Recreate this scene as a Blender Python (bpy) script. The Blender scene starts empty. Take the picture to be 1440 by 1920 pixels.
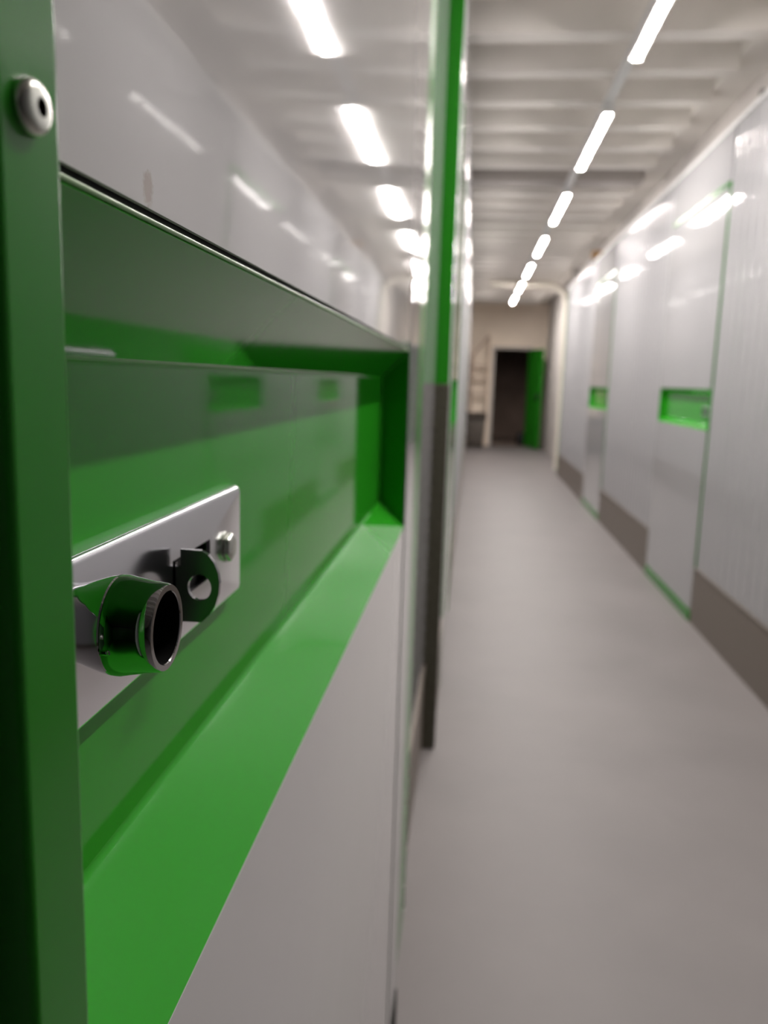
import bpy, bmesh, math, random
from mathutils import Vector, Matrix

# ------------------------------------------------------------------ camera
SC = bpy.context.scene
COL = SC.collection
H = 1.32                                   # camera height above the floor
FPX, CX, CY = 1510.0, 720.0, 960.0
VPX, VPY, ROLL = 886.0, 716.0, 2.7

cam_data = bpy.data.cameras.new('camera')
cam = bpy.data.objects.new('camera', cam_data)
COL.objects.link(cam)
SC.camera = cam
fwd_c = Vector((VPX - CX, -(VPY - CY), FPX)).normalized()      # corridor axis in camera space
up_c = Vector((math.sin(math.radians(ROLL)), math.cos(math.radians(ROLL)), 0))
up_c = (up_c - up_c.dot(fwd_c) * fwd_c).normalized()
x_c = up_c.cross(fwd_c)
if x_c.x < 0:
    x_c = -x_c
rows = (x_c, fwd_c, up_c)
m = Matrix.Identity(4)
for i in range(3):
    m[i][0] = rows[i][0]
    m[i][1] = rows[i][1]
    m[i][2] = -rows[i][2]
m.translation = (0, 0, H)
cam.matrix_world = m
cam_data.sensor_fit = 'VERTICAL'
cam_data.sensor_height = 36.0
cam_data.lens = FPX / 1920.0 * 36.0
cam_data.clip_start = 0.005
cam_data.clip_end = 100
cam_data.dof.use_dof = True
cam_data.dof.focus_distance = 0.225
cam_data.dof.aperture_fstop = cam_data.lens / 2.2          # 2.2 mm opening

# ------------------------------------------------------------------ world, exposure, light level
w = bpy.data.worlds.new('world')
SC.world = w
w.use_nodes = True
w.node_tree.nodes['Background'].inputs[0].default_value = (1.0, 0.95, 0.9, 1)
w.node_tree.nodes['Background'].inputs[1].default_value = 0.0
SC.view_settings.view_transform = 'Standard'
SC.view_settings.look = 'None'
SC.view_settings.gamma = 1.0
SC.view_settings.use_curve_mapping = False
SC.view_settings.exposure = 0.0
LAMP_POWER = 260.0
LAMP_COLOR = (1.0, 0.945, 0.905)
LAMP_X, LAMP_Z = 0.665, 1.45 + H
LAMP_Y = [1.51 + 1.91 * k for k in range(8)]

# ------------------------------------------------------------------ materials
MATS = {}


def nodes_of(name):
    mt = bpy.data.materials.new(name)
    mt.use_nodes = True
    nt = mt.node_tree
    return mt, nt, nt.nodes['Principled BSDF']


def mat(name, col, rough=0.5, metal=0.0, spec=0.5, var=0.0, vscale=8.0, bump=0.0, bscale=40.0, bdist=0.001,
        emit=None, estr=0.0, stretch=None, rvar=0.0, ior=1.5, bdetail=2.0):
    mt, nt, b = nodes_of(name)
    b.inputs['Base Color'].default_value = (*col, 1)
    b.inputs['Roughness'].default_value = rough
    b.inputs['Metallic'].default_value = metal
    b.inputs['Specular IOR Level'].default_value = spec
    b.inputs['IOR'].default_value = ior
    tc = nt.nodes.new('ShaderNodeTexCoord')
    mp = nt.nodes.new('ShaderNodeMapping')
    nt.links.new(tc.outputs['Object'], mp.inputs[0])
    if stretch:
        mp.inputs['Scale'].default_value = stretch
    if var > 0:
        n = nt.nodes.new('ShaderNodeTexNoise')
        n.inputs['Scale'].default_value = vscale
        n.inputs['Detail'].default_value = 6
        nt.links.new(mp.outputs[0], n.inputs['Vector'])
        r = nt.nodes.new('ShaderNodeValToRGB')
        r.color_ramp.elements[0].position = 0.3
        r.color_ramp.elements[1].position = 0.72
        r.color_ramp.elements[0].color = (*[c * (1 - var) for c in col], 1)
        r.color_ramp.elements[1].color = (*[min(1, c * (1 + var)) for c in col], 1)
        nt.links.new(n.outputs['Fac'], r.inputs[0])
        nt.links.new(r.outputs[0], b.inputs['Base Color'])
        if rvar > 0:
            mr = nt.nodes.new('ShaderNodeMapRange')
            mr.inputs[3].default_value = max(0.02, rough - rvar)
            mr.inputs[4].default_value = rough + rvar
            nt.links.new(n.outputs['Fac'], mr.inputs[0])
            nt.links.new(mr.outputs[0], b.inputs['Roughness'])
    if bump > 0:
        n2 = nt.nodes.new('ShaderNodeTexNoise')
        n2.inputs['Scale'].default_value = bscale
        n2.inputs['Detail'].default_value = bdetail
        nt.links.new(mp.outputs[0], n2.inputs['Vector'])
        bp = nt.nodes.new('ShaderNodeBump')
        bp.inputs['Strength'].default_value = bump
        bp.inputs['Distance'].default_value = bdist
        nt.links.new(n2.outputs['Fac'], bp.inputs['Height'])
        nt.links.new(bp.outputs[0], b.inputs['Normal'])
    if emit:
        b.inputs['Emission Color'].default_value = (*emit, 1)
        b.inputs['Emission Strength'].default_value = estr
    MATS[name] = mt
    return mt


mat('white_steel', (0.58, 0.566, 0.568), 0.04, bump=0.04, bscale=14, bdist=0.002)
mat('white_sheet', (0.39, 0.386, 0.396), 0.05, spec=0.32, bump=0.22, bscale=6, bdist=0.006)
mat('green_paint', (0.027, 0.33, 0.016), 0.06, spec=0.25, bump=0.05, bscale=60, bdist=0.0006)
mat('green_satin', (0.018, 0.20, 0.011), 0.18, spec=0.2, bump=0.05, bscale=50, bdist=0.0006)
mat('lip_highlight', (0.36, 0.52, 0.30), 0.25)  # gloss highlight along the pocket lip, painted in as pale green
mat('chrome', (0.44, 0.44, 0.45), 0.06, metal=1.0, bump=0.03, bscale=200, bdist=0.0003)
mat('dark_chrome', (0.30, 0.30, 0.31), 0.10, metal=1.0)
mat('bore_dark', (0.018, 0.018, 0.018), 0.3, metal=0.6)
mat('zinc_plate', (0.90, 0.90, 0.95), 0.16, metal=1.0, bump=0.03, bscale=120, bdist=0.0003)
mat('zinc_bolt', (0.62, 0.63, 0.58), 0.25, metal=1.0)
mat('black_gap', (0.006, 0.006, 0.006), 0.6)
mat('black_kick', (0.012, 0.014, 0.010), 0.6, spec=0.0)
mat('concrete_floor', (0.193, 0.176, 0.174), 0.5, spec=0.4, var=0.11, vscale=1.7, bump=0.08, bscale=30, bdist=0.002, rvar=0.06)
mat('ceiling_white', (0.88, 0.84, 0.79), 0.75, var=0.05, vscale=3)
mat('masonry', (0.50, 0.465, 0.44), 0.75, var=0.05, vscale=2.5, bump=0.1, bscale=30)
mat('beige_wall', (0.95, 0.82, 0.69), 0.8, var=0.06, vscale=1.6, bump=0.1, bscale=20)
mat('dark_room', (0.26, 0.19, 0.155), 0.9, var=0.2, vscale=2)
mat('lamp_housing', (0.75, 0.75, 0.74), 0.4)
mat('lamp_diffuser', (0.9, 0.9, 0.9), 0.4, emit=LAMP_COLOR, estr=LAMP_POWER)
mat('bin_grey', (0.10, 0.085, 0.072), 0.6, var=0.15)
mat('bin_dark', (0.035, 0.027, 0.022), 0.6)
mat('rack_wood', (0.58, 0.46, 0.37), 0.7, var=0.1)
mat('black_rubber', (0.006, 0.006, 0.006), 0.6)
mat('rust', (0.30, 0.17, 0.07), 0.85, var=0.3, vscale=10)
mat('cream_pipe', (0.68, 0.64, 0.56), 0.45)


def tread_mat(name, col, rough, metal, sc, dist):
    """checker plate: two rotated families of raised lozenges as bump"""
    mt, nt, b = nodes_of(name)
    b.inputs['Base Color'].default_value = (*col, 1)
    b.inputs['Roughness'].default_value = rough
    b.inputs['Metallic'].default_value = metal
    tc = nt.nodes.new('ShaderNodeTexCoord')
    hs = []
    for ang, off in ((45, 0.0), (-45, 0.5)):
        mp = nt.nodes.new('ShaderNodeMapping')
        mp.inputs['Rotation'].default_value = (math.radians(ang), 0, 0)
        mp.inputs['Location'].default_value = (0, off, off)
        mp.inputs['Scale'].default_value = (0, sc, sc * 0.4)
        nt.links.new(tc.outputs['Object'], mp.inputs[0])
        v = nt.nodes.new('ShaderNodeTexVoronoi')
        v.inputs['Randomness'].default_value = 0.0
        v.inputs['Scale'].default_value = 1.0
        nt.links.new(mp.outputs[0], v.inputs['Vector'])
        r = nt.nodes.new('ShaderNodeMapRange')
        r.inputs[1].default_value = 0.18
        r.inputs[2].default_value = 0.32
        r.inputs[3].default_value = 1
        r.inputs[4].default_value = 0
        nt.links.new(v.outputs['Distance'], r.inputs[0])
        hs.append(r)
    mx = nt.nodes.new('ShaderNodeMath')
    mx.operation = 'MAXIMUM'
    nt.links.new(hs[0].outputs[0], mx.inputs[0])
    nt.links.new(hs[1].outputs[0], mx.inputs[1])
    bp = nt.nodes.new('ShaderNodeBump')
    bp.inputs['Strength'].default_value = 0.6
    bp.inputs['Distance'].default_value = dist
    nt.links.new(mx.outputs[0], bp.inputs['Height'])
    nt.links.new(bp.outputs[0], b.inputs['Normal'])
    MATS[name] = mt
    return mt


tread_mat('guard_plate', (0.075, 0.07, 0.05), 0.45, 0.3, 60, 0.0015)
tread_mat('kick_plate', (0.19, 0.16, 0.135), 0.45, 0.3, 60, 0.0015)


def door_skin_mat():
    """white enamelled steel with one faint brown finger mark"""
    mt = MATS['white_steel'].copy()
    mt.name = 'white_steel_marked'
    nt = mt.node_tree
    b = nt.nodes['Principled BSDF']
    tc = nt.nodes.new('ShaderNodeTexCoord')
    mp = nt.nodes.new('ShaderNodeMapping')
    mp.vector_type = 'POINT'
    # mark centred at y=.1965, z=H+.0418, half size 3 x 4.6 mm
    mp.inputs['Scale'].default_value = (0, 1 / 0.0034, 1 / 0.0045)
    mp.inputs['Location'].default_value = (0, -0.1990 / 0.0034, -(H + 0.0442) / 0.0045)
    nt.links.new(tc.outputs['Object'], mp.inputs[0])
    ln = nt.nodes.new('ShaderNodeVectorMath')
    ln.operation = 'LENGTH'
    nt.links.new(mp.outputs[0], ln.inputs[0])
    nz = nt.nodes.new('ShaderNodeTexNoise')
    nz.inputs['Scale'].default_value = 900
    nt.links.new(tc.outputs['Object'], nz.inputs['Vector'])
    ad = nt.nodes.new('ShaderNodeMath')
    ad.operation = 'MULTIPLY_ADD'
    ad.inputs[1].default_value = 0.9
    nt.links.new(nz.outputs['Fac'], ad.inputs[0])
    nt.links.new(ln.outputs['Value'], ad.inputs[2])
    r = nt.nodes.new('ShaderNodeMapRange')
    r.inputs[1].default_value = 1.1
    r.inputs[2].default_value = 1.5
    r.inputs[3].default_value = 0.75
    r.inputs[4].default_value = 0.0
    nt.links.new(ad.outputs[0], r.inputs[0])
    mix = nt.nodes.new('ShaderNodeMix')
    mix.data_type = 'RGBA'
    mix.inputs[6].default_value = (0.58, 0.566, 0.568, 1)
    mix.inputs[7].default_value = (0.39, 0.31, 0.26, 1)
    nt.links.new(r.outputs[0], mix.inputs[0])
    nt.links.new(mix.outputs[2], b.inputs['Base Color'])
    MATS['white_steel_marked'] = mt


door_skin_mat()

# ------------------------------------------------------------------ helpers


def link(name, bm, material, parent=None, smooth=False, sharp=35):
    bmesh.ops.recalc_face_normals(bm, faces=bm.faces)
    me = bpy.data.meshes.new(name)
    if smooth:
        if smooth != 'marked':
            for f in bm.faces:
                f.smooth = True
        lim = math.radians(sharp)
        for e in bm.edges:
            if len(e.link_faces) == 2 and e.calc_face_angle(0) > lim:
                e.smooth = False
    bm.to_mesh(me)
    bm.free()
    me.materials.append(MATS[material])
    o = bpy.data.objects.new(name, me)
    COL.objects.link(o)
    if parent is not None:
        o.parent = parent
        o.matrix_parent_inverse = parent.matrix_basis.inverted()
    return o


def empty(name, loc=(0, 0, 0)):
    o = bpy.data.objects.new(name, None)
    o.empty_display_size = 0.05
    o.location = loc
    COL.objects.link(o)
    return o


def tag(o, label=None, cat=None, group=None, kind=None):
    if label:
        o['label'] = label
    if cat:
        o['category'] = cat
    if group:
        o['group'] = group
    if kind:
        o['kind'] = kind
    return o


def box_into(bm, x0, x1, y0, y1, z0, z1, bev=0.0, seg=2):
    vs = [bm.verts.new((x, y, z)) for x in (x0, x1) for y in (y0, y1) for z in (z0, z1)]
    q = [(0, 1, 3, 2), (4, 6, 7, 5), (0, 4, 5, 1), (2, 3, 7, 6), (0, 2, 6, 4), (1, 5, 7, 3)]
    fs = [bm.faces.new([vs[i] for i in f]) for f in q]
    if bev > 0:
        es = list({e for f in fs for e in f.edges})
        res = bmesh.ops.bevel(bm, geom=es, offset=bev, segments=seg, profile=0.5, affect='EDGES')
        for f in res['faces']:
            f.smooth = True


def box(name, material, x0, x1, y0, y1, z0, z1, parent=None, bev=0.0, seg=2):
    x0, x1 = min(x0, x1), max(x0, x1)
    y0, y1 = min(y0, y1), max(y0, y1)
    z0, z1 = min(z0, z1), max(z0, z1)
    bm = bmesh.new()
    box_into(bm, x0, x1, y0, y1, z0, z1, bev, seg)
    return link(name, bm, material, parent, smooth='marked' if bev > 0 else False)


def prism(name, material, outer, holes, to3, t0, t1, parent=None, smooth=False):
    """flat outline (with holes) pulled from t0 to t1; to3(u, v, t) places it"""
    bm = bmesh.new()
    loops = [outer] + holes
    rings = []
    for L in loops:
        rings.append([bm.verts.new(to3(u, v, t0)) for u, v in L])
    edges = []
    for r in rings:
        edges += [bm.edges.new((r[i], r[(i + 1) % len(r)])) for i in range(len(r))]
    res = bmesh.ops.triangle_fill(bm, use_beauty=True, edges=edges)
    front = [f for f in res['geom'] if isinstance(f, bmesh.types.BMFace)]
    back = []
    for L in loops:
        back.append([bm.verts.new(to3(u, v, t1)) for u, v in L])
    mp = {}
    for r, b in zip(rings, back):
        for a, c in zip(r, b):
            mp[a] = c
    for f in front:
        bm.faces.new([mp[v] for v in reversed(f.verts)])
    for r, b in zip(rings, back):
        n = len(r)
        for i in range(n):
            bm.faces.new((r[i], r[(i + 1) % n], b[(i + 1) % n], b[i]))
    return link(name, bm, material, parent, smooth=smooth)


def lathe_x(name, material, prof, cy, cz, parent=None, n=64, sharp=35):
    """profile of (x, r) turned about an axis parallel to x"""
    bm = bmesh.new()
    rings = []
    for x, r in prof:
        if r < 1e-6:
            rings.append([bm.verts.new((x, cy, cz))])
        else:
            rings.append([bm.verts.new((x, cy + r * math.cos(2 * math.pi * k / n), cz + r * math.sin(2 * math.pi * k / n))) for k in range(n)])
    for a, b in zip(rings, rings[1:]):
        for k in range(n):
            k2 = (k + 1) % n
            if len(a) == 1 and len(b) == 1:
                continue
            if len(a) == 1:
                bm.faces.new((a[0], b[k], b[k2]))
            elif len(b) == 1:
                bm.faces.new((a[k], b[0], a[k2]))
            else:
                bm.faces.new((a[k], b[k], b[k2], a[k2]))
    return link(name, bm, material, parent, smooth=True, sharp=sharp)


def hex_prism(name, material, x0, x1, cy, cz, r, parent=None, rot=0.0, dome=0.0):
    bm = bmesh.new()
    s = 1 if x1 > x0 else -1
    rings = []
    for x, rr in ((x0, r), (x1 - s * dome, r), (x1, r * 0.82)):
        rings.append([bm.verts.new((x, cy + rr * math.cos(rot + math.pi * k / 3), cz + rr * math.sin(rot + math.pi * k / 3))) for k in range(6)])
    for a, b in zip(rings, rings[1:]):
        for k in range(6):
            bm.faces.new((a[k], b[k], b[(k + 1) % 6], a[(k + 1) % 6]))
    bm.faces.new(rings[0])
    bm.faces.new(rings[-1])
    es = [e for e in bm.edges]
    bmesh.ops.bevel(bm, geom=es, offset=r * 0.09, segments=2, profile=0.5, affect='EDGES')
    return link(name, bm, material, parent, smooth=True, sharp=50)


def rounded_rect(u0, u1, v0, v1, r, n=6):
    pts = []
    for cu, cv, a0 in ((u1 - r, v1 - r, 0), (u0 + r, v1 - r, 90), (u0 + r, v0 + r, 180), (u1 - r, v0 + r, 270)):
        for k in range(n + 1):
            a = math.radians(a0 + 90 * k / n)
            pts.append((cu + r * math.cos(a), cv + r * math.sin(a)))
    return pts


def corrugated(name, material, side, xf, y0, y1, z0, z1, parent, pitch=0.115, depth=0.007):
    """trapezoid-profile steel sheet, ribs upright, face towards the corridor"""
    prof = []
    y = y0
    while y < y1 - 1e-6:
        # wide flat, then a narrow rounded rib standing out
        for f, d in ((0.0, 1.0), (0.68, 1.0), (0.72, 0.9), (0.77, 0.35), (0.81, 0.05), (0.84, 0.0), (0.87, 0.05), (0.91, 0.35), (0.96, 0.9)):
            yy = y + f * pitch
            if yy < y1:
                prof.append((yy, d))
        y += pitch
    prof.append((y1, 1))
    bm = bmesh.new()
    th = 0.003
    lo, hi, lo2, hi2 = [], [], [], []
    for yy, d in prof:
        x = xf + side * depth * d
        lo.append(bm.verts.new((x, yy, z0)))
        hi.append(bm.verts.new((x, yy, z1)))
        lo2.append(bm.verts.new((x + side * th, yy, z0)))
        hi2.append(bm.verts.new((x + side * th, yy, z1)))
    n = len(prof)
    for i in range(n - 1):
        bm.faces.new((lo[i], lo[i + 1], hi[i + 1], hi[i]))
        bm.faces.new((lo2[i + 1], lo2[i], hi2[i], hi2[i + 1]))
        bm.faces.new((hi[i], hi[i + 1], hi2[i + 1], hi2[i]))
        bm.faces.new((lo[i + 1], lo[i], lo2[i], lo2[i + 1]))
    bm.faces.new((lo[0], hi[0], hi2[0], lo2[0]))
    bm.faces.new((hi[-1], lo[-1], lo2[-1], hi2[-1]))
    for f in bm.faces:
        ys = [v.co.y for v in f.verts]
        f.smooth = (max(ys) - min(ys)) < 0.4 * pitch
    return link(name, bm, material, parent, smooth='marked', sharp=50)


def kick(parent, side, xf, y0, y1, z1=0.32, material='kick_plate'):
    """lower guard plate with a folded top hem"""
    k = box('kick_plate', material, xf - side * 0.002, xf + side * 0.006, y0, y1, 0.0, z1 - 0.008, parent)
    box('kick_plate_hem', material, xf - side * 0.006, xf + side * 0.006, y0, y1, z1 - 0.008, z1, k, bev=0.002)
    return k


# ------------------------------------------------------------------ floor, ceiling, outer walls
Y_BACK, Y_END = -7.0, 17.25
X_OUT = -2.4
CEIL = H + 1.80
fl = box('floor', 'concrete_floor', X_OUT - 0.1, 1.75, Y_BACK - 0.1, 20.6, -0.12, 0.0)
tag(fl, 'smooth grey concrete corridor floor', 'floor', kind='structure')

ceil = box('ceiling', 'ceiling_white', X_OUT - 0.1, 1.75, Y_BACK - 0.1, 20.6, CEIL, CEIL + 0.12)
tag(ceil, 'off-white ribbed corridor ceiling', 'ceiling', kind='structure')
rib0 = None
k = 0
y = 4.06 - 0.455 * 22
while y < Y_END - 0.2:
    if abs(y - 6.79) > 0.3:
        if rib0 is None:
            bm = bmesh.new()
            zt, zb = CEIL, H + 1.57
            a = [(-0.09, zt), (-0.055, zb), (0.055, zb), (0.09, zt)]
            A = [bm.verts.new((X_OUT, v, z)) for v, z in a]
            B = [bm.verts.new((1.24, v, z)) for v, z in a]
            for i in range(4):
                bm.faces.new((A[i], A[(i + 1) % 4], B[(i + 1) % 4], B[i]))
            bm.faces.new(A)
            bm.faces.new(B)
            rib0 = link('ceiling_rib', bm, 'ceiling_white', ceil)
            rib0.location = (0, y, 0)
        else:
            r = rib0.copy()
            COL.objects.link(r)
            r.location = (0, y, 0)
    y += 0.455
box('cross_beam', 'masonry', X_OUT, 1.24, 6.70, 6.90, H + 1.56, CEIL, ceil, bev=0.01)
box('edge_beam', 'ceiling_white', 1.24, 1.45, Y_BACK, Y_END, H + 1.62, CEIL, ceil, bev=0.012)

wr_out = box('wall_right', 'masonry', 1.42, 1.62, Y_BACK, 12.05, 0.0, CEIL)
tag(wr_out, 'off-white masonry wall above the right row of panels', 'wall', kind='structure')
wb = box('wall_back', 'bin_grey', X_OUT - 0.1, 1.62, Y_BACK - 0.1, Y_BACK, 0.0, CEIL)
tag(wb, 'plain wall closing the corridor behind the viewer', 'wall', kind='structure')
wo = box('wall_outer', 'masonry', X_OUT - 0.1, X_OUT, Y_BACK, Y_END, 0.0, CEIL)
tag(wo, 'plain outer wall behind the left storage units', 'wall', kind='structure')
wfr = box('wall_far_right', 'masonry', 1.50, 1.70, 12.05, Y_END, 0.0, CEIL)
tag(wfr, 'cream wall between the last panel and the end wall', 'wall', kind='structure')
box('wall_return', 'masonry', 1.335, 1.52, 12.03, 12.12, 0.0, CEIL, wfr)

# end wall with a doorway
OX0, OX1, OZ = 0.44, 1.17, 2.01
we = empty('wall_end', (0.6, Y_END, 0))
tag(we, 'beige end wall around the dark doorway', 'wall', kind='structure')
box('wall_section', 'beige_wall', X_OUT, OX0, Y_END, Y_END + 0.16, 0, CEIL, we)
box('wall_section', 'beige_wall', OX1, 1.70, Y_END, Y_END + 0.16, 0, CEIL, we)
box('lintel', 'beige_wall', OX0, OX1, Y_END, Y_END + 0.16, OZ, CEIL, we)
for x0, x1 in ((OX0 - 0.05, OX0), (OX1, OX1 + 0.05)):
    box('door_casing', 'masonry', x0, x1, Y_END - 0.02, Y_END, 0, OZ + 0.05, we)
box('door_casing', 'masonry', OX0, OX1, Y_END - 0.02, Y_END, OZ, OZ + 0.05, we)
for nm, lab, cat, dims in (
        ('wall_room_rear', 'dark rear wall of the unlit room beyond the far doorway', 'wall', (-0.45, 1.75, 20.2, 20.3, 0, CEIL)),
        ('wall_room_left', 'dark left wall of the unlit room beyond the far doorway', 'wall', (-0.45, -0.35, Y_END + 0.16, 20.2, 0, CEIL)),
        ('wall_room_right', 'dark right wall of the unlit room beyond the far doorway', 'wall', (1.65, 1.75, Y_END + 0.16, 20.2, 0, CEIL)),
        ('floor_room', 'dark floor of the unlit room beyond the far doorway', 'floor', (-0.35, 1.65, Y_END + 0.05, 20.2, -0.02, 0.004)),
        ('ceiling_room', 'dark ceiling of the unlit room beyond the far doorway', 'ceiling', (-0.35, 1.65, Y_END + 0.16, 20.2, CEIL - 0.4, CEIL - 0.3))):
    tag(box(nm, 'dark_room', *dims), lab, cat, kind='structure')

# open green leaf of the far doorway
dl = empty('door_3', (OX1, Y_END - 0.03, 0))
tag(dl, 'green steel door standing open at the far doorway', 'door', kind='structure')
bm = bmesh.new()
box_into(bm, 0.0, 0.72, -0.045, 0.0, 0.02, OZ, 0.004)
leaf = link('door_leaf', bm, 'green_satin', None, smooth='marked')
leaf.parent = dl
bm = bmesh.new()
box_into(bm, 0.60, 0.66, -0.075, -0.045, 1.00, 1.13, 0.006)
box_into(bm, 0.52, 0.66, -0.10, -0.085, 1.055, 1.075, 0.004)
box_into(bm, 0.63, 0.65, -0.09, -0.06, 1.055, 1.075, 0.002)
hd = link('door_handle', bm, 'black_rubber', None, smooth='marked')
hd.parent = dl
dl.rotation_euler = (0, 0, math.radians(-72))

# ------------------------------------------------------------------ lamps
ORD = ['nearest', 'second', 'third', 'fourth', 'fifth', 'sixth', 'seventh', 'eighth']


def make_lamp(yc, label):
    t = empty('ceiling_lamp', (LAMP_X, yc, LAMP_Z))
    tag(t, label, 'lamp', 'tube lamps in a row along the corridor ceiling')
    L = 0.60
    box('housing', 'lamp_housing', LAMP_X - 0.027, LAMP_X + 0.027, yc - L, yc + L, LAMP_Z + 0.008, LAMP_Z + 0.040, t, bev=0.003)
    bm = bmesh.new()
    n = 20
    pr = [(0.018 * math.cos(math.pi + math.pi * i / (n - 1)), 0.008 + 0.0075 * math.sin(math.pi + math.pi * i / (n - 1))) for i in range(n)]
    A = [bm.verts.new((LAMP_X + u, yc - L + 0.015, LAMP_Z + v)) for u, v in pr]
    B = [bm.verts.new((LAMP_X + u, yc + L - 0.015, LAMP_Z + v)) for u, v in pr]
    for i in range(n):
        bm.faces.new((A[i], A[(i + 1) % n], B[(i + 1) % n], B[i]))
    bm.faces.new(A)
    bm.faces.new(B)
    link('diffuser', bm, 'lamp_diffuser', t, smooth=True, sharp=60)
    for s in (-1, 1):
        y0 = yc + s * (L - 0.015)
        box('end_cap', 'lamp_housing', LAMP_X - 0.027, LAMP_X + 0.027, y0, y0 + s * 0.02, LAMP_Z - 0.002, LAMP_Z + 0.041, t, bev=0.004)
        box('hanger', 'lamp_housing', LAMP_X - 0.008, LAMP_X + 0.008, yc + s * 0.4 - 0.008, yc + s * 0.4 + 0.008, LAMP_Z + 0.039, LAMP_Z + 0.060, t)
    return t


for k, yc in enumerate(LAMP_Y):
    if k == 0:
        lab = 'lit tube lamp overhead, just above the top of the picture'
    elif k == len(LAMP_Y) - 1:
        lab = 'farthest and smallest lit tube lamp, in front of the end wall'
    else:
        lab = '%s lit tube lamp in view along the corridor ceiling, counting from the camera' % ['nearest', 'second', 'third', 'fourth', 'fifth', 'sixth'][k - 1]
    make_lamp(yc, lab)
tr = box('cable_trunking', 'lamp_housing', LAMP_X - 0.022, LAMP_X + 0.022, Y_BACK, 15.9, LAMP_Z + 0.058, LAMP_Z + 0.095)
tag(tr, 'slim white cable trunking that carries the row of tube lamps', 'trunking')

# ------------------------------------------------------------------ a storage door with a recessed green pocket


def pocket_mesh(side, xf, y0, y1, zb, zt, depth, slope, parent, hem=0.0018):
    """pressed tray: sloped top and bottom, upright ends, rounded folds, folded lip"""
    bm = bmesh.new()
    xb = xf + side * depth
    fr = [bm.verts.new((xf, yy, zz)) for yy, zz in ((y0, zb), (y1, zb), (y1, zt), (y0, zt))]
    bk = [bm.verts.new((xb, yy, zz)) for yy, zz in ((y0 + 0.004, zb + slope), (y1 + 0.004, zb + slope), (y1 + 0.004, zt - slope), (y0 + 0.004, zt - slope))]
    for i in range(4):
        bm.faces.new((fr[i], fr[(i + 1) % 4], bk[(i + 1) % 4], bk[i]))
    bm.faces.new(bk)
    es = [e for e in bm.edges if len(e.link_faces) == 2]
    res = bmesh.ops.bevel(bm, geom=es, offset=0.0022, segments=3, profile=0.5, affect='EDGES')
    for f in res['faces']:
        f.smooth = True
    o = link('pocket', bm, 'green_paint', parent, smooth='marked', sharp=40)
    sd = o.modifiers.new('solid', 'SOLIDIFY')
    sd.thickness = 0.0012
    sd.offset = -1
    return o


def make_door(name, side, xf, y0, y1, zb, zt, ztop, label, bow=0.0, skin='white_steel', zsill=0.055, dy=0.0, depth=0.034, slope=0.033):
    """side -1: left wall, +1: right wall; xf = face of the door"""
    d = empty(name, (xf, (y0 + y1) / 2, 0))
    tag(d, label, 'door', kind='structure')

    def sheet(nm, z0, z1, material, bowed):
        bm = bmesh.new()
        nz = 24 if bowed else 1
        F, K = [], []
        for i in range(nz + 1):
            z = z0 + (z1 - z0) * i / nz
            b = -side * bow * math.sin(math.pi * min(1, (z - z0) / 1.05)) if bowed else 0.0
            F.append([bm.verts.new((xf + b, yy, z)) for yy in (y0, y1)])
            K.append([bm.verts.new((xf + b + side * 0.0014, yy, z)) for yy in (y0, y1)])
        for i in range(nz):
            bm.faces.new((F[i][0], F[i][1], F[i + 1][1], F[i + 1][0]))
            bm.faces.new((K[i][1], K[i][0], K[i + 1][0], K[i + 1][1]))
            for j in (0, 1):
                bm.faces.new((F[i][j], F[i + 1][j], K[i + 1][j], K[i][j]))
        bm.faces.new((F[0][0], F[0][1], K[0][1], K[0][0]))
        bm.faces.new((F[-1][0], F[-1][1], K[-1][1], K[-1][0]))
        return link(nm, bm, material, d, smooth=True, sharp=40)
    sheet('upper_skin', zt + 0.0032, ztop, skin, bow > 0)
    sheet('lower_skin', zsill + 0.01, zb - 0.0004, skin.replace('_marked', ''), False)
    p = pocket_mesh(side, xf + side * 0.0006, y0, y1, zb, zt, depth, slope, d)
    # folded lip along the top of the pocket, and the dark gap above it
    box('pocket_lip', 'lip_highlight', xf - side * 0.0005, xf + side * 0.0022, y0, y1, zt - 0.0002, zt + 0.0011, p, bev=0.0006, seg=4)
    box('shadow_gap', 'black_gap', xf + side * 0.0025, xf + side * 0.004, y0, y1, zt + 0.0012, zt + 0.009, d)
    box('stiffener', 'black_gap', xf + side * 0.02, xf + side * 0.028, y0, y1, zt + 0.02, ztop, d)
    return d


# ---- left side -------------------------------------------------------------
XL = -0.081
Z0L, Z1L = H - 0.191, H + 0.0365
d1 = make_door('door_1', -1, XL, -0.16, 1.036, Z0L, Z1L, H + 1.06, 'white steel storage door with a green lock pocket, close to the camera', bow=0.010, skin='white_steel_marked')

# near frame post with rivet
tp = empty('trim_1', (-0.08, 0.128, 0))
tag(tp, 'green steel door post at the left edge with one screw head', 'post', kind='structure')
box('post', 'green_satin', -0.083, -0.0725, 0.1210, 0.1408, 0.0, H + 1.10, tp, bev=0.0016, seg=4)
sy, sz = 0.1300, H + 0.0410
lathe_x('screw_head', 'zinc_bolt', [(-0.0726, 0.0), (-0.0726, 0.0044), (-0.0719, 0.00455), (-0.0709, 0.0042), (-0.0702, 0.0035), (-0.0700, 0.0029), (-0.0700, 0.0015)], sy, sz, tp, n=40)
hs = bpy.data.objects[tp.children[-1].name]
bm = bmesh.new()
ra = [bm.verts.new((-0.06995, sy + 0.00155 * math.cos(math.pi * k / 3), sz + 0.00155 * math.sin(math.pi * k / 3))) for k in range(6)]
rb = [bm.verts.new((-0.0718, sy + 0.0016 * math.cos(math.pi * k / 3), sz + 0.0016 * math.sin(math.pi * k / 3))) for k in range(6)]
for k in range(6):
    bm.faces.new((ra[k], ra[(k + 1) % 6], rb[(k + 1) % 6], rb[k]))
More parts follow.
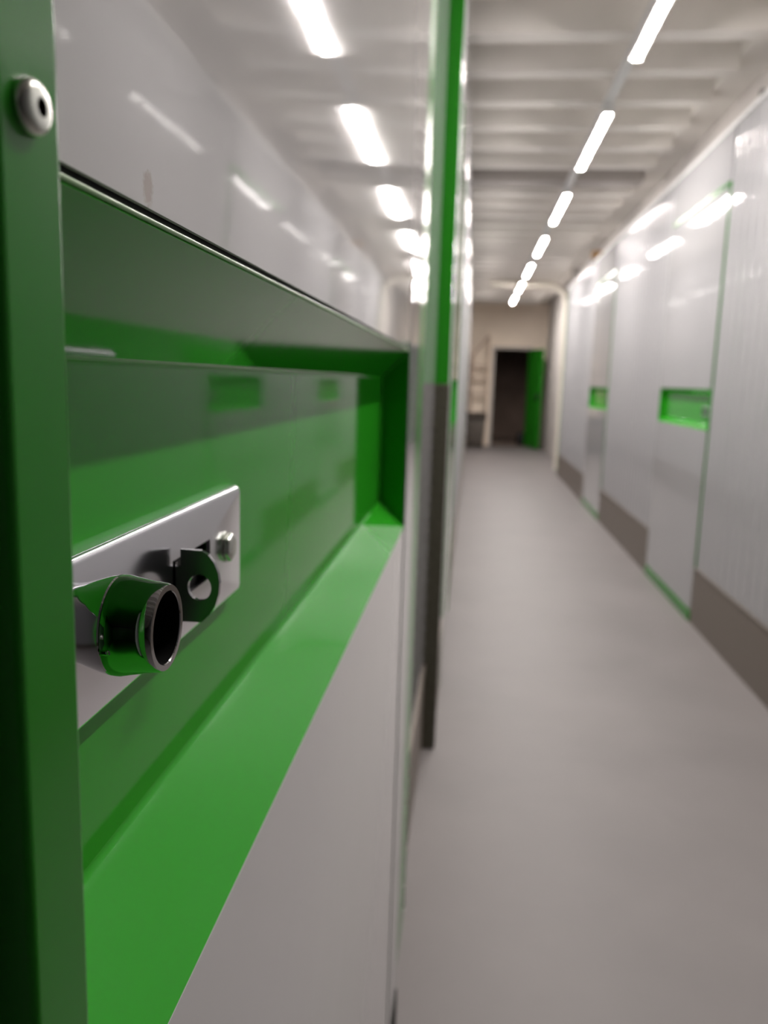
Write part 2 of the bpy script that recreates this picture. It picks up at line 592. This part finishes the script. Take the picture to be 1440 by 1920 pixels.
bm.faces.new(rb)
link('socket', bm, 'black_gap', hs)

wl = empty('wall_left', (XL, 6.0, 0))
tag(wl, 'row of glossy white steel partition panels on the left', 'wall', kind='structure')
TOPL = H + 1.52
box('flat_panel', 'white_sheet', -0.090, -0.0815, Y_BACK, 0.1205, 0.0, TOPL, wl)
box('head_panel', 'white_sheet', -0.100, XL, 0.1185, 1.19, H + 1.065, TOPL, wl)
box('door_jamb', 'green_satin', -0.098, -0.0822, 1.0375, 1.0445, 0.0, H + 1.06, wl)
box('flat_panel', 'white_sheet', -0.135, XL + 0.001, 1.046, 1.19, 0.32, H + 1.064, wl, bev=0.001)
box('kick_plate', 'black_kick', -0.137, XL + 0.003, 1.044, 1.195, 0.0, 0.318, wl, bev=0.001)
box('edge_trim', 'green_satin', -0.137, XL - 0.002, 1.196, 1.375, 0.32, TOPL, wl, bev=0.001)
bm = bmesh.new()
rnd = random.Random(4)
zz = 0.33
while zz < 0.62:
    hgt, dep = rnd.uniform(0.02, 0.06), rnd.uniform(0.008, 0.02)
    p = [(-0.0822, 1.380, zz), (-0.0822, 1.380, zz + hgt), (-0.0822 - 0.3 * dep, 1.380 + dep, zz + hgt * rnd.uniform(0.2, 0.8))]
    a = [bm.verts.new(v) for v in p]
    b = [bm.verts.new((v[0] + 0.0006, v[1], v[2])) for v in p]
    bm.faces.new(a)
    bm.faces.new(b)
    for i in range(3):
        bm.faces.new((a[i], a[(i + 1) % 3], b[(i + 1) % 3], b[i]))
    zz += hgt * rnd.uniform(0.8, 1.3)
link('torn_film', bm, 'lamp_housing', wl)
XR = -0.126
box('flat_panel', 'white_sheet', XR - 0.008, XR, 1.377, 1.78, 0.32, TOPL, wl)
box('seam_strip', 'green_satin', XR - 0.008, XR + 0.001, 1.782, 1.80, 0.32, TOPL, wl)
box('flat_panel', 'white_sheet', XR - 0.008, XR, 1.802, 2.752, 0.32, TOPL, wl)
kick(wl, -1, XR + 0.001, 1.197, 2.752)
XW = -0.084
corrugated('corrugated_panel', 'white_sheet', -1, XW, 2.84, 3.36, 0.32, TOPL, wl)
kick(wl, -1, XW, 2.84, 3.36)
corrugated('corrugated_panel', 'white_sheet', -1, XW, 4.58, 8.9, 0.32, TOPL, wl)
kick(wl, -1, XW, 4.58, 8.9)
corrugated('corrugated_panel', 'white_sheet', -1, XW, 8.94, 13.6, 0.32, TOPL, wl)
kick(wl, -1, XW, 8.94, 13.6)
corrugated('corrugated_panel', 'white_sheet', -1, XW, 13.62, 16.2, 0.32, TOPL, wl)
kick(wl, -1, XW, 13.62, 16.2)
box('seam_strip', 'green_satin', XW - 0.01, XW + 0.002, 8.902, 8.938, 0.0, TOPL, wl)
box('head_panel', 'white_sheet', XW - 0.012, XW, 3.362, 4.578, H + 1.07, TOPL, wl)
for ya, yb in ((3.362, 3.374), (4.562, 4.577)):
    box('door_jamb', 'green_satin', XW - 0.03, XW + 0.003, ya, yb, 0.0, H + 1.068, wl)
box('end_return', 'white_sheet', -1.2, XW - 0.012, 16.14, 16.2, 0.0, TOPL, wl)
make_door('door_2', -1, XW, 3.376, 4.560, H - 0.220, H + 0.007, H + 1.065, 'white storage door with green pocket on the left wall, past the green corner post', skin='white_sheet')

# corner post: green above, checker plate below
cp = empty('trim_2', (-0.10, 2.79, 0))
tag(cp, 'slim green corner post with a dark tread plate guard below, on the left wall', 'post', kind='structure')
box('post', 'green_satin', -0.132, -0.079, 2.754, 2.836, 1.30, TOPL + 0.02, cp, bev=0.003)
g = box('corner_guard', 'guard_plate', -0.132, -0.076, 2.751, 2.838, 0.0, 1.31, cp, bev=0.003)
bm = bmesh.new()
for i in range(22):
    for j in range(2):
        cz = 0.05 + i * 0.058 + j * 0.029
        cx = -0.117 + j * 0.026
        a = math.radians(45 if (i + j) % 2 else -45)
        L, W = 0.014, 0.004
        dx, dz = math.cos(a), math.sin(a)
        base = [(L * dx, L * dz), (-W * dz, W * dx), (-L * dx, -L * dz), (W * dz, -W * dx)]
        bv = [bm.verts.new((cx + u, 2.7510, cz + v)) for u, v in base]
        tv = [bm.verts.new((cx + u * 0.6, 2.7485, cz + v * 0.6)) for u, v in base]
        for q in range(4):
            bm.faces.new((bv[q], bv[(q + 1) % 4], tv[(q + 1) % 4], tv[q]))
        bm.faces.new(tv)
tl = link('tread_pattern', bm, 'guard_plate', g)
tag(tl, kind='stuff')

# ---- lock on the near door -------------------------------------------------
lk = empty('door_lock', (-0.115, 0.26, H - 0.105))
tag(lk, 'chrome lock with round barrel and hasp on a silver plate in the green pocket', 'lock')
XP, XB = -0.109, -0.1150
PY0, PY1, PZ0, PZ1 = 0.120, 0.377, H - 0.1045, H - 0.0522
# plate: flat face with slot, rounded rim folding back to the pocket
bm = bmesh.new()
r_out = 0.0042


def ring_pts(inset, rr):
    return rounded_rect(PY0 + inset, PY1 - inset, PZ0 + inset, PZ1 - inset, max(0.0006, rr - inset), 8)


slot = [(0.2860, H - 0.0870), (0.3300, H - 0.0870), (0.3300, H - 0.0700), (0.2860, H - 0.0700)]
R0 = [bm.verts.new((XP, u, v)) for u, v in ring_pts(0.0022, r_out)]
S0 = [bm.verts.new((XP, u, v)) for u, v in slot]
ed = [bm.edges.new((R0[i], R0[(i + 1) % len(R0)])) for i in range(len(R0))]
ed += [bm.edges.new((S0[i], S0[(i + 1) % 4])) for i in range(4)]
bmesh.ops.triangle_fill(bm, use_beauty=True, edges=ed)
prev = R0
for k in range(1, 6):
    a = math.radians(90 * k / 5)
    ins = 0.0022 * (1 - math.sin(a))
    xx = XP - 0.0022 * (1 - math.cos(a))
    cur = [bm.verts.new((xx, u, v)) for u, v in ring_pts(ins, r_out)]
    for i in range(len(cur)):
        j = (i + 1) % len(cur)
        bm.faces.new((prev[i], prev[j], cur[j], cur[i]))
    prev = cur
cur = [bm.verts.new((XB + 0.0002, v.co.y, v.co.z)) for v in prev]
for i in range(len(cur)):
    j = (i + 1) % len(cur)
    bm.faces.new((prev[i], prev[j], cur[j], cur[i]))
S1 = [bm.verts.new((XP - 0.0018, u, v)) for u, v in slot]
for i in range(4):
    j = (i + 1) % 4
    bm.faces.new((S0[i], S0[j], S1[j], S1[i]))
plate = link('lock_plate', bm, 'zinc_plate', lk, smooth=True, sharp=50)
box('slot_backing', 'black_gap', XB + 0.0004, XB + 0.0010, 0.280, 0.336, H - 0.092, H - 0.065, plate)

# hasp tab standing out of the slot, with a round eye
ty = 0.2885
tab = [(-0.1130, -0.0865), (-0.1130, -0.0708), (-0.1085, -0.0708), (-0.1085, -0.0722), (-0.1065, -0.0722), (-0.1065, -0.0655),
       (-0.0985, -0.0657), (-0.0958, -0.0672), (-0.0935, -0.0700), (-0.0920, -0.0737), (-0.0914, -0.0780),
       (-0.0918, -0.0824), (-0.0931, -0.0866), (-0.0952, -0.0903), (-0.0983, -0.0936), (-0.1062, -0.0937), (-0.1066, -0.0865)]
eye = [(-0.0992 + 0.0046 * math.cos(2 * math.pi * k / 28), -0.0800 + 0.0051 * math.sin(2 * math.pi * k / 28)) for k in range(28)]
prism('hasp_tab', 'dark_chrome', tab, [eye], lambda u, v, t: (u, t, H + v), ty - 0.0011, ty + 0.0011, lk)

# barrel
by, bz = 0.2054, H - 0.0690
lathe_x('lock_barrel', 'chrome', [(XP + 0.0003, 0.0110), (-0.1050, 0.0110), (-0.1020, 0.0117), (-0.0985, 0.0128), (-0.0955, 0.0136), (-0.0938, 0.01385), (-0.0934, 0.0136), (-0.0930, 0.01395),
                                  (-0.0915, 0.01395), (-0.0890, 0.0134), (-0.0840, 0.0126), (-0.0806, 0.01215), (-0.0800, 0.0118),
                                  (-0.0800, 0.0102), (-0.0803, 0.0100)], by, bz, lk, n=96)
barrel = lk.children[-1]
lathe_x('bore', 'bore_dark', [(-0.1000, 0.0), (-0.1000, 0.0092), (-0.0900, 0.0094), (-0.0897, 0.0098), (-0.0803, 0.0100)], by, bz, barrel, n=48)
lathe_x('barrel_pin', 'chrome', [(-0.0912, 0.0), (-0.0905, 0.0006), (-0.0912, 0.0009), (-0.0930, 0.0010)], by - 0.0132, bz - 0.0034, barrel, n=16)

# hexagon bolts with washers
for yy in (0.3525, 0.140):
    bt = hex_prism('hex_bolt', 'zinc_bolt', XP + 0.0005, XP + 0.0036, yy, H - 0.0780, 0.0068, lk, rot=math.radians(20), dome=0.0010)
    lathe_x('washer', 'zinc_bolt', [(XP, 0.0), (XP, 0.0072), (XP + 0.0005, 0.0072), (XP + 0.0005, 0.0)], yy, H - 0.0780, bt, n=32)

# ---- right side --------------------------------------------------------------
XD = 1.30
wp = empty('wall_panels_right', (XD, 6.0, 0))
tag(wp, 'row of white corrugated steel partition panels on the right', 'wall', kind='structure')
TOPR = H + 1.36
for ya, yb in ((Y_BACK, 1.6), (1.603, 4.62), (5.846, 8.06), (9.27, 12.02)):
    corrugated('corrugated_panel', 'white_sheet', 1, XD, ya, yb, 0.32, TOPR, wp)
    kick(wp, 1, XD, ya, yb)
for ya, yb in ((4.625, 5.843), (8.065, 9.265)):
    box('head_panel', 'white_sheet', XD, XD + 0.012, ya, yb, H + 1.085, TOPR, wp)
    box('door_head', 'green_satin', XD - 0.004, XD + 0.03, ya, yb, H + 1.062, H + 1.083, wp)
    for s, t in ((ya - 0.003, ya + 0.010), (yb - 0.011, yb + 0.002)):
        box('door_jamb', 'green_satin', XD + 0.003, XD + 0.03, s, t, 0.0, H + 1.06, wp)
    box('door_sill', 'green_satin', XD - 0.008, XD + 0.03, ya + 0.012, yb - 0.013, 0.0, 0.06, wp, bev=0.002)
box('top_rail', 'lamp_housing', XD - 0.004, XD + 0.02, Y_BACK, 12.02, TOPR, TOPR + 0.02, wp)
box('end_post', 'green_satin', XD - 0.006, XD + 0.03, 12.021, 12.028, 0.0, TOPR, wp)
da = make_door('door_4', 1, XD, 4.638, 5.830, H - 0.2290, H - 0.003, H + 1.058, 'white storage door with green pocket on the right, nearest of the two', skin='white_sheet')
db = make_door('door_5', 1, XD, 8.078, 9.252, H - 0.2370, H - 0.020, H + 1.058, 'white storage door with green pocket on the right, farther from the camera', skin='white_sheet')


def small_lock(y, z, label):
    t = empty('door_lock', (XD + 0.03, y, z))
    tag(t, label, 'lock')
    box('lock_plate', 'zinc_plate', XD + 0.026, XD + 0.0335, y - 0.10, y + 0.10, z - 0.026, z + 0.026, t, bev=0.002)
    lathe_x('lock_barrel', 'chrome', [(XD + 0.026, 0.012), (XD + 0.016, 0.014), (XD + 0.001, 0.0122), (XD + 0.001, 0.0098), (XD + 0.014, 0.0096), (XD + 0.014, 0.0)], y - 0.03, z + 0.002, t, n=32)
    box('hasp_tab', 'dark_chrome', XD + 0.008, XD + 0.03, y + 0.030, y + 0.032, z - 0.014, z + 0.014, t)


small_lock(4.76, H - 0.125, 'small chrome lock in the green pocket of the nearer right door')
small_lock(8.20, H - 0.135, 'small chrome lock in the green pocket of the farther right door')

# ---- things at the far end -----------------------------------------------------
bn = empty('waste_bin', (0.10, 16.6, 0))
tag(bn, 'dark grey bin on the floor at the far end, left of the doorway', 'bin')
bm = bmesh.new()
bx0, bx1, byy0, byy1 = -0.10, 0.30, 16.45, 16.85
lo = [bm.verts.new(p) for p in ((bx0 + 0.04, byy0 + 0.04, 0.05), (bx1 - 0.04, byy0 + 0.04, 0.05), (bx1 - 0.04, byy1 - 0.04, 0.05), (bx0 + 0.04, byy1 - 0.04, 0.05))]
hi = [bm.verts.new(p) for p in ((bx0, byy0, 0.58), (bx1, byy0, 0.58), (bx1, byy1, 0.66), (bx0, byy1, 0.66))]
for i in range(4):
    bm.faces.new((lo[i], lo[(i + 1) % 4], hi[(i + 1) % 4], hi[i]))
bm.faces.new(lo)
bm.faces.new(hi)
bmesh.ops.bevel(bm, geom=list(bm.edges), offset=0.015, segments=2, profile=0.5, affect='EDGES')
link('bin_body', bm, 'bin_grey', bn, smooth=True)
bm = bmesh.new()
lid = [(bx0 - 0.02, byy0 - 0.03, 0.585), (bx1 + 0.02, byy0 - 0.03, 0.585), (bx1 + 0.02, byy1 + 0.02, 0.67), (bx0 - 0.02, byy1 + 0.02, 0.67)]
a = [bm.verts.new(p) for p in lid]
b = [bm.verts.new((p[0], p[1], p[2] + 0.035)) for p in lid]
for i in range(4):
    bm.faces.new((a[i], a[(i + 1) % 4], b[(i + 1) % 4], b[i]))
bm.faces.new(a)
bm.faces.new(b)
link('bin_lid', bm, 'bin_dark', bn)
for xx in (bx0 + 0.07, bx1 - 0.07):
    lathe_x('wheel', 'black_rubber', [(xx - 0.02, 0.0), (xx - 0.02, 0.05), (xx + 0.02, 0.05), (xx + 0.02, 0.0)], byy1 - 0.07, 0.05, bn, n=20)

rk = empty('wooden_frame', (0.15, 17.05, 0))
tag(rk, 'brown wooden frame with cross rails against the end wall, above the bin', 'frame')
for xx in (-0.02, 0.30):
    box('upright', 'rack_wood', xx - 0.025, xx + 0.025, 17.10, 17.16, 0.0, H + (0.95 if xx > 0.1 else 0.55), rk)
for zz in (0.45, 1.05, 1.38, 1.62):
    box('cross_rail', 'rack_wood', -0.02, 0.30, 17.06, 17.10, zz, zz + 0.05, rk)
bm = bmesh.new()
q = [(-0.10, H + 0.50), (-0.06, H + 0.46), (0.31, H + 0.90), (0.27, H + 0.94)]
A = [bm.verts.new((u, 17.03, v)) for u, v in q]
B = [bm.verts.new((u, 17.06, v)) for u, v in q]
for i in range(4):
    bm.faces.new((A[i], A[(i + 1) % 4], B[(i + 1) % 4], B[i]))
bm.faces.new(A)
bm.faces.new(B)
link('diagonal_brace', bm, 'rack_wood', rk)

bm = bmesh.new()
prof = [(0.0, 0.0), (0.075, 0.0), (0.095, 0.05), (0.09, 0.20), (0.055, 0.27), (0.0, 0.29)]
n = 20
rings = []
for r_, z_ in prof:
    rings.append([bm.verts.new((1.08 + r_ * math.cos(2 * math.pi * k / n), 17.55 + r_ * math.sin(2 * math.pi * k / n), 0.004 + z_)) for k in range(n)] if r_ > 0 else [bm.verts.new((1.08, 17.55, 0.004 + z_))])
for a, b in zip(rings, rings[1:]):
    for k in range(n):
        k2 = (k + 1) % n
        if len(a) == 1:
            bm.faces.new((a[0], b[k], b[k2]))
        elif len(b) == 1:
            bm.faces.new((a[k], a[k2], b[0]))
        else:
            bm.faces.new((a[k], a[k2], b[k2], b[k]))
bag = link('black_bag', bm, 'black_rubber', None, smooth=True)
tag(bag, 'small black bag on the floor just inside the dark doorway', 'bag')

# pipe and brackets high on the right
pp = empty('ceiling_pipe', (1.2, 10.4, H + 1.4))
tag(pp, 'cream pipe bending down from the ceiling above the right panels', 'pipe')


def tube(name, material, pts, r, parent, n=14):
    bm = bmesh.new()
    rings = []
    for i, p in enumerate(pts):
        p = Vector(p)
        t = (Vector(pts[min(i + 1, len(pts) - 1)]) - Vector(pts[max(i - 1, 0)])).normalized()
        u = t.cross(Vector((0.3, 0.2, 0.93))).normalized()
        v = t.cross(u)
        rings.append([bm.verts.new(p + r * (math.cos(2 * math.pi * k / n) * u + math.sin(2 * math.pi * k / n) * v)) for k in range(n)])
    for a, b in zip(rings, rings[1:]):
        for k in range(n):
            bm.faces.new((a[k], a[(k + 1) % n], b[(k + 1) % n], b[k]))
    bm.faces.new(rings[0])
    bm.faces.new(rings[-1])
    return link(name, bm, material, parent, smooth=True, sharp=60)


pts = [(1.08, 12.9, H + 1.50)] + [(1.08 + 0.30 * math.sin(math.radians(a)), 12.9, H + 1.20 + 0.30 * math.cos(math.radians(a))) for a in range(10, 91, 10)] + [(1.38, 12.9, 0.0)]
tube('pipe', 'cream_pipe', [(0.2, 12.9, H + 1.50)] + pts, 0.05, pp)
br = box('pipe_bracket', 'rust', 1.28, 1.41, 9.6, 9.75, H + 1.42, H + 1.50, None, bev=0.01)
tag(br, 'small rusty bracket high on the right wall above the panels', 'bracket')
for i, yy in enumerate((4.55,)):
    cl = empty('junction_box', (1.40, yy, H + 1.50))
    tag(cl, 'small dark junction box high on the right wall above the panels', 'junction box')
    box('box_body', 'bin_grey', 1.395, 1.42, yy, yy + 0.05, H + 1.46, H + 1.51, cl, bev=0.004)
    box('box_cover', 'bin_grey', 1.391, 1.395, yy - 0.003, yy + 0.053, H + 1.457, H + 1.513, cl)
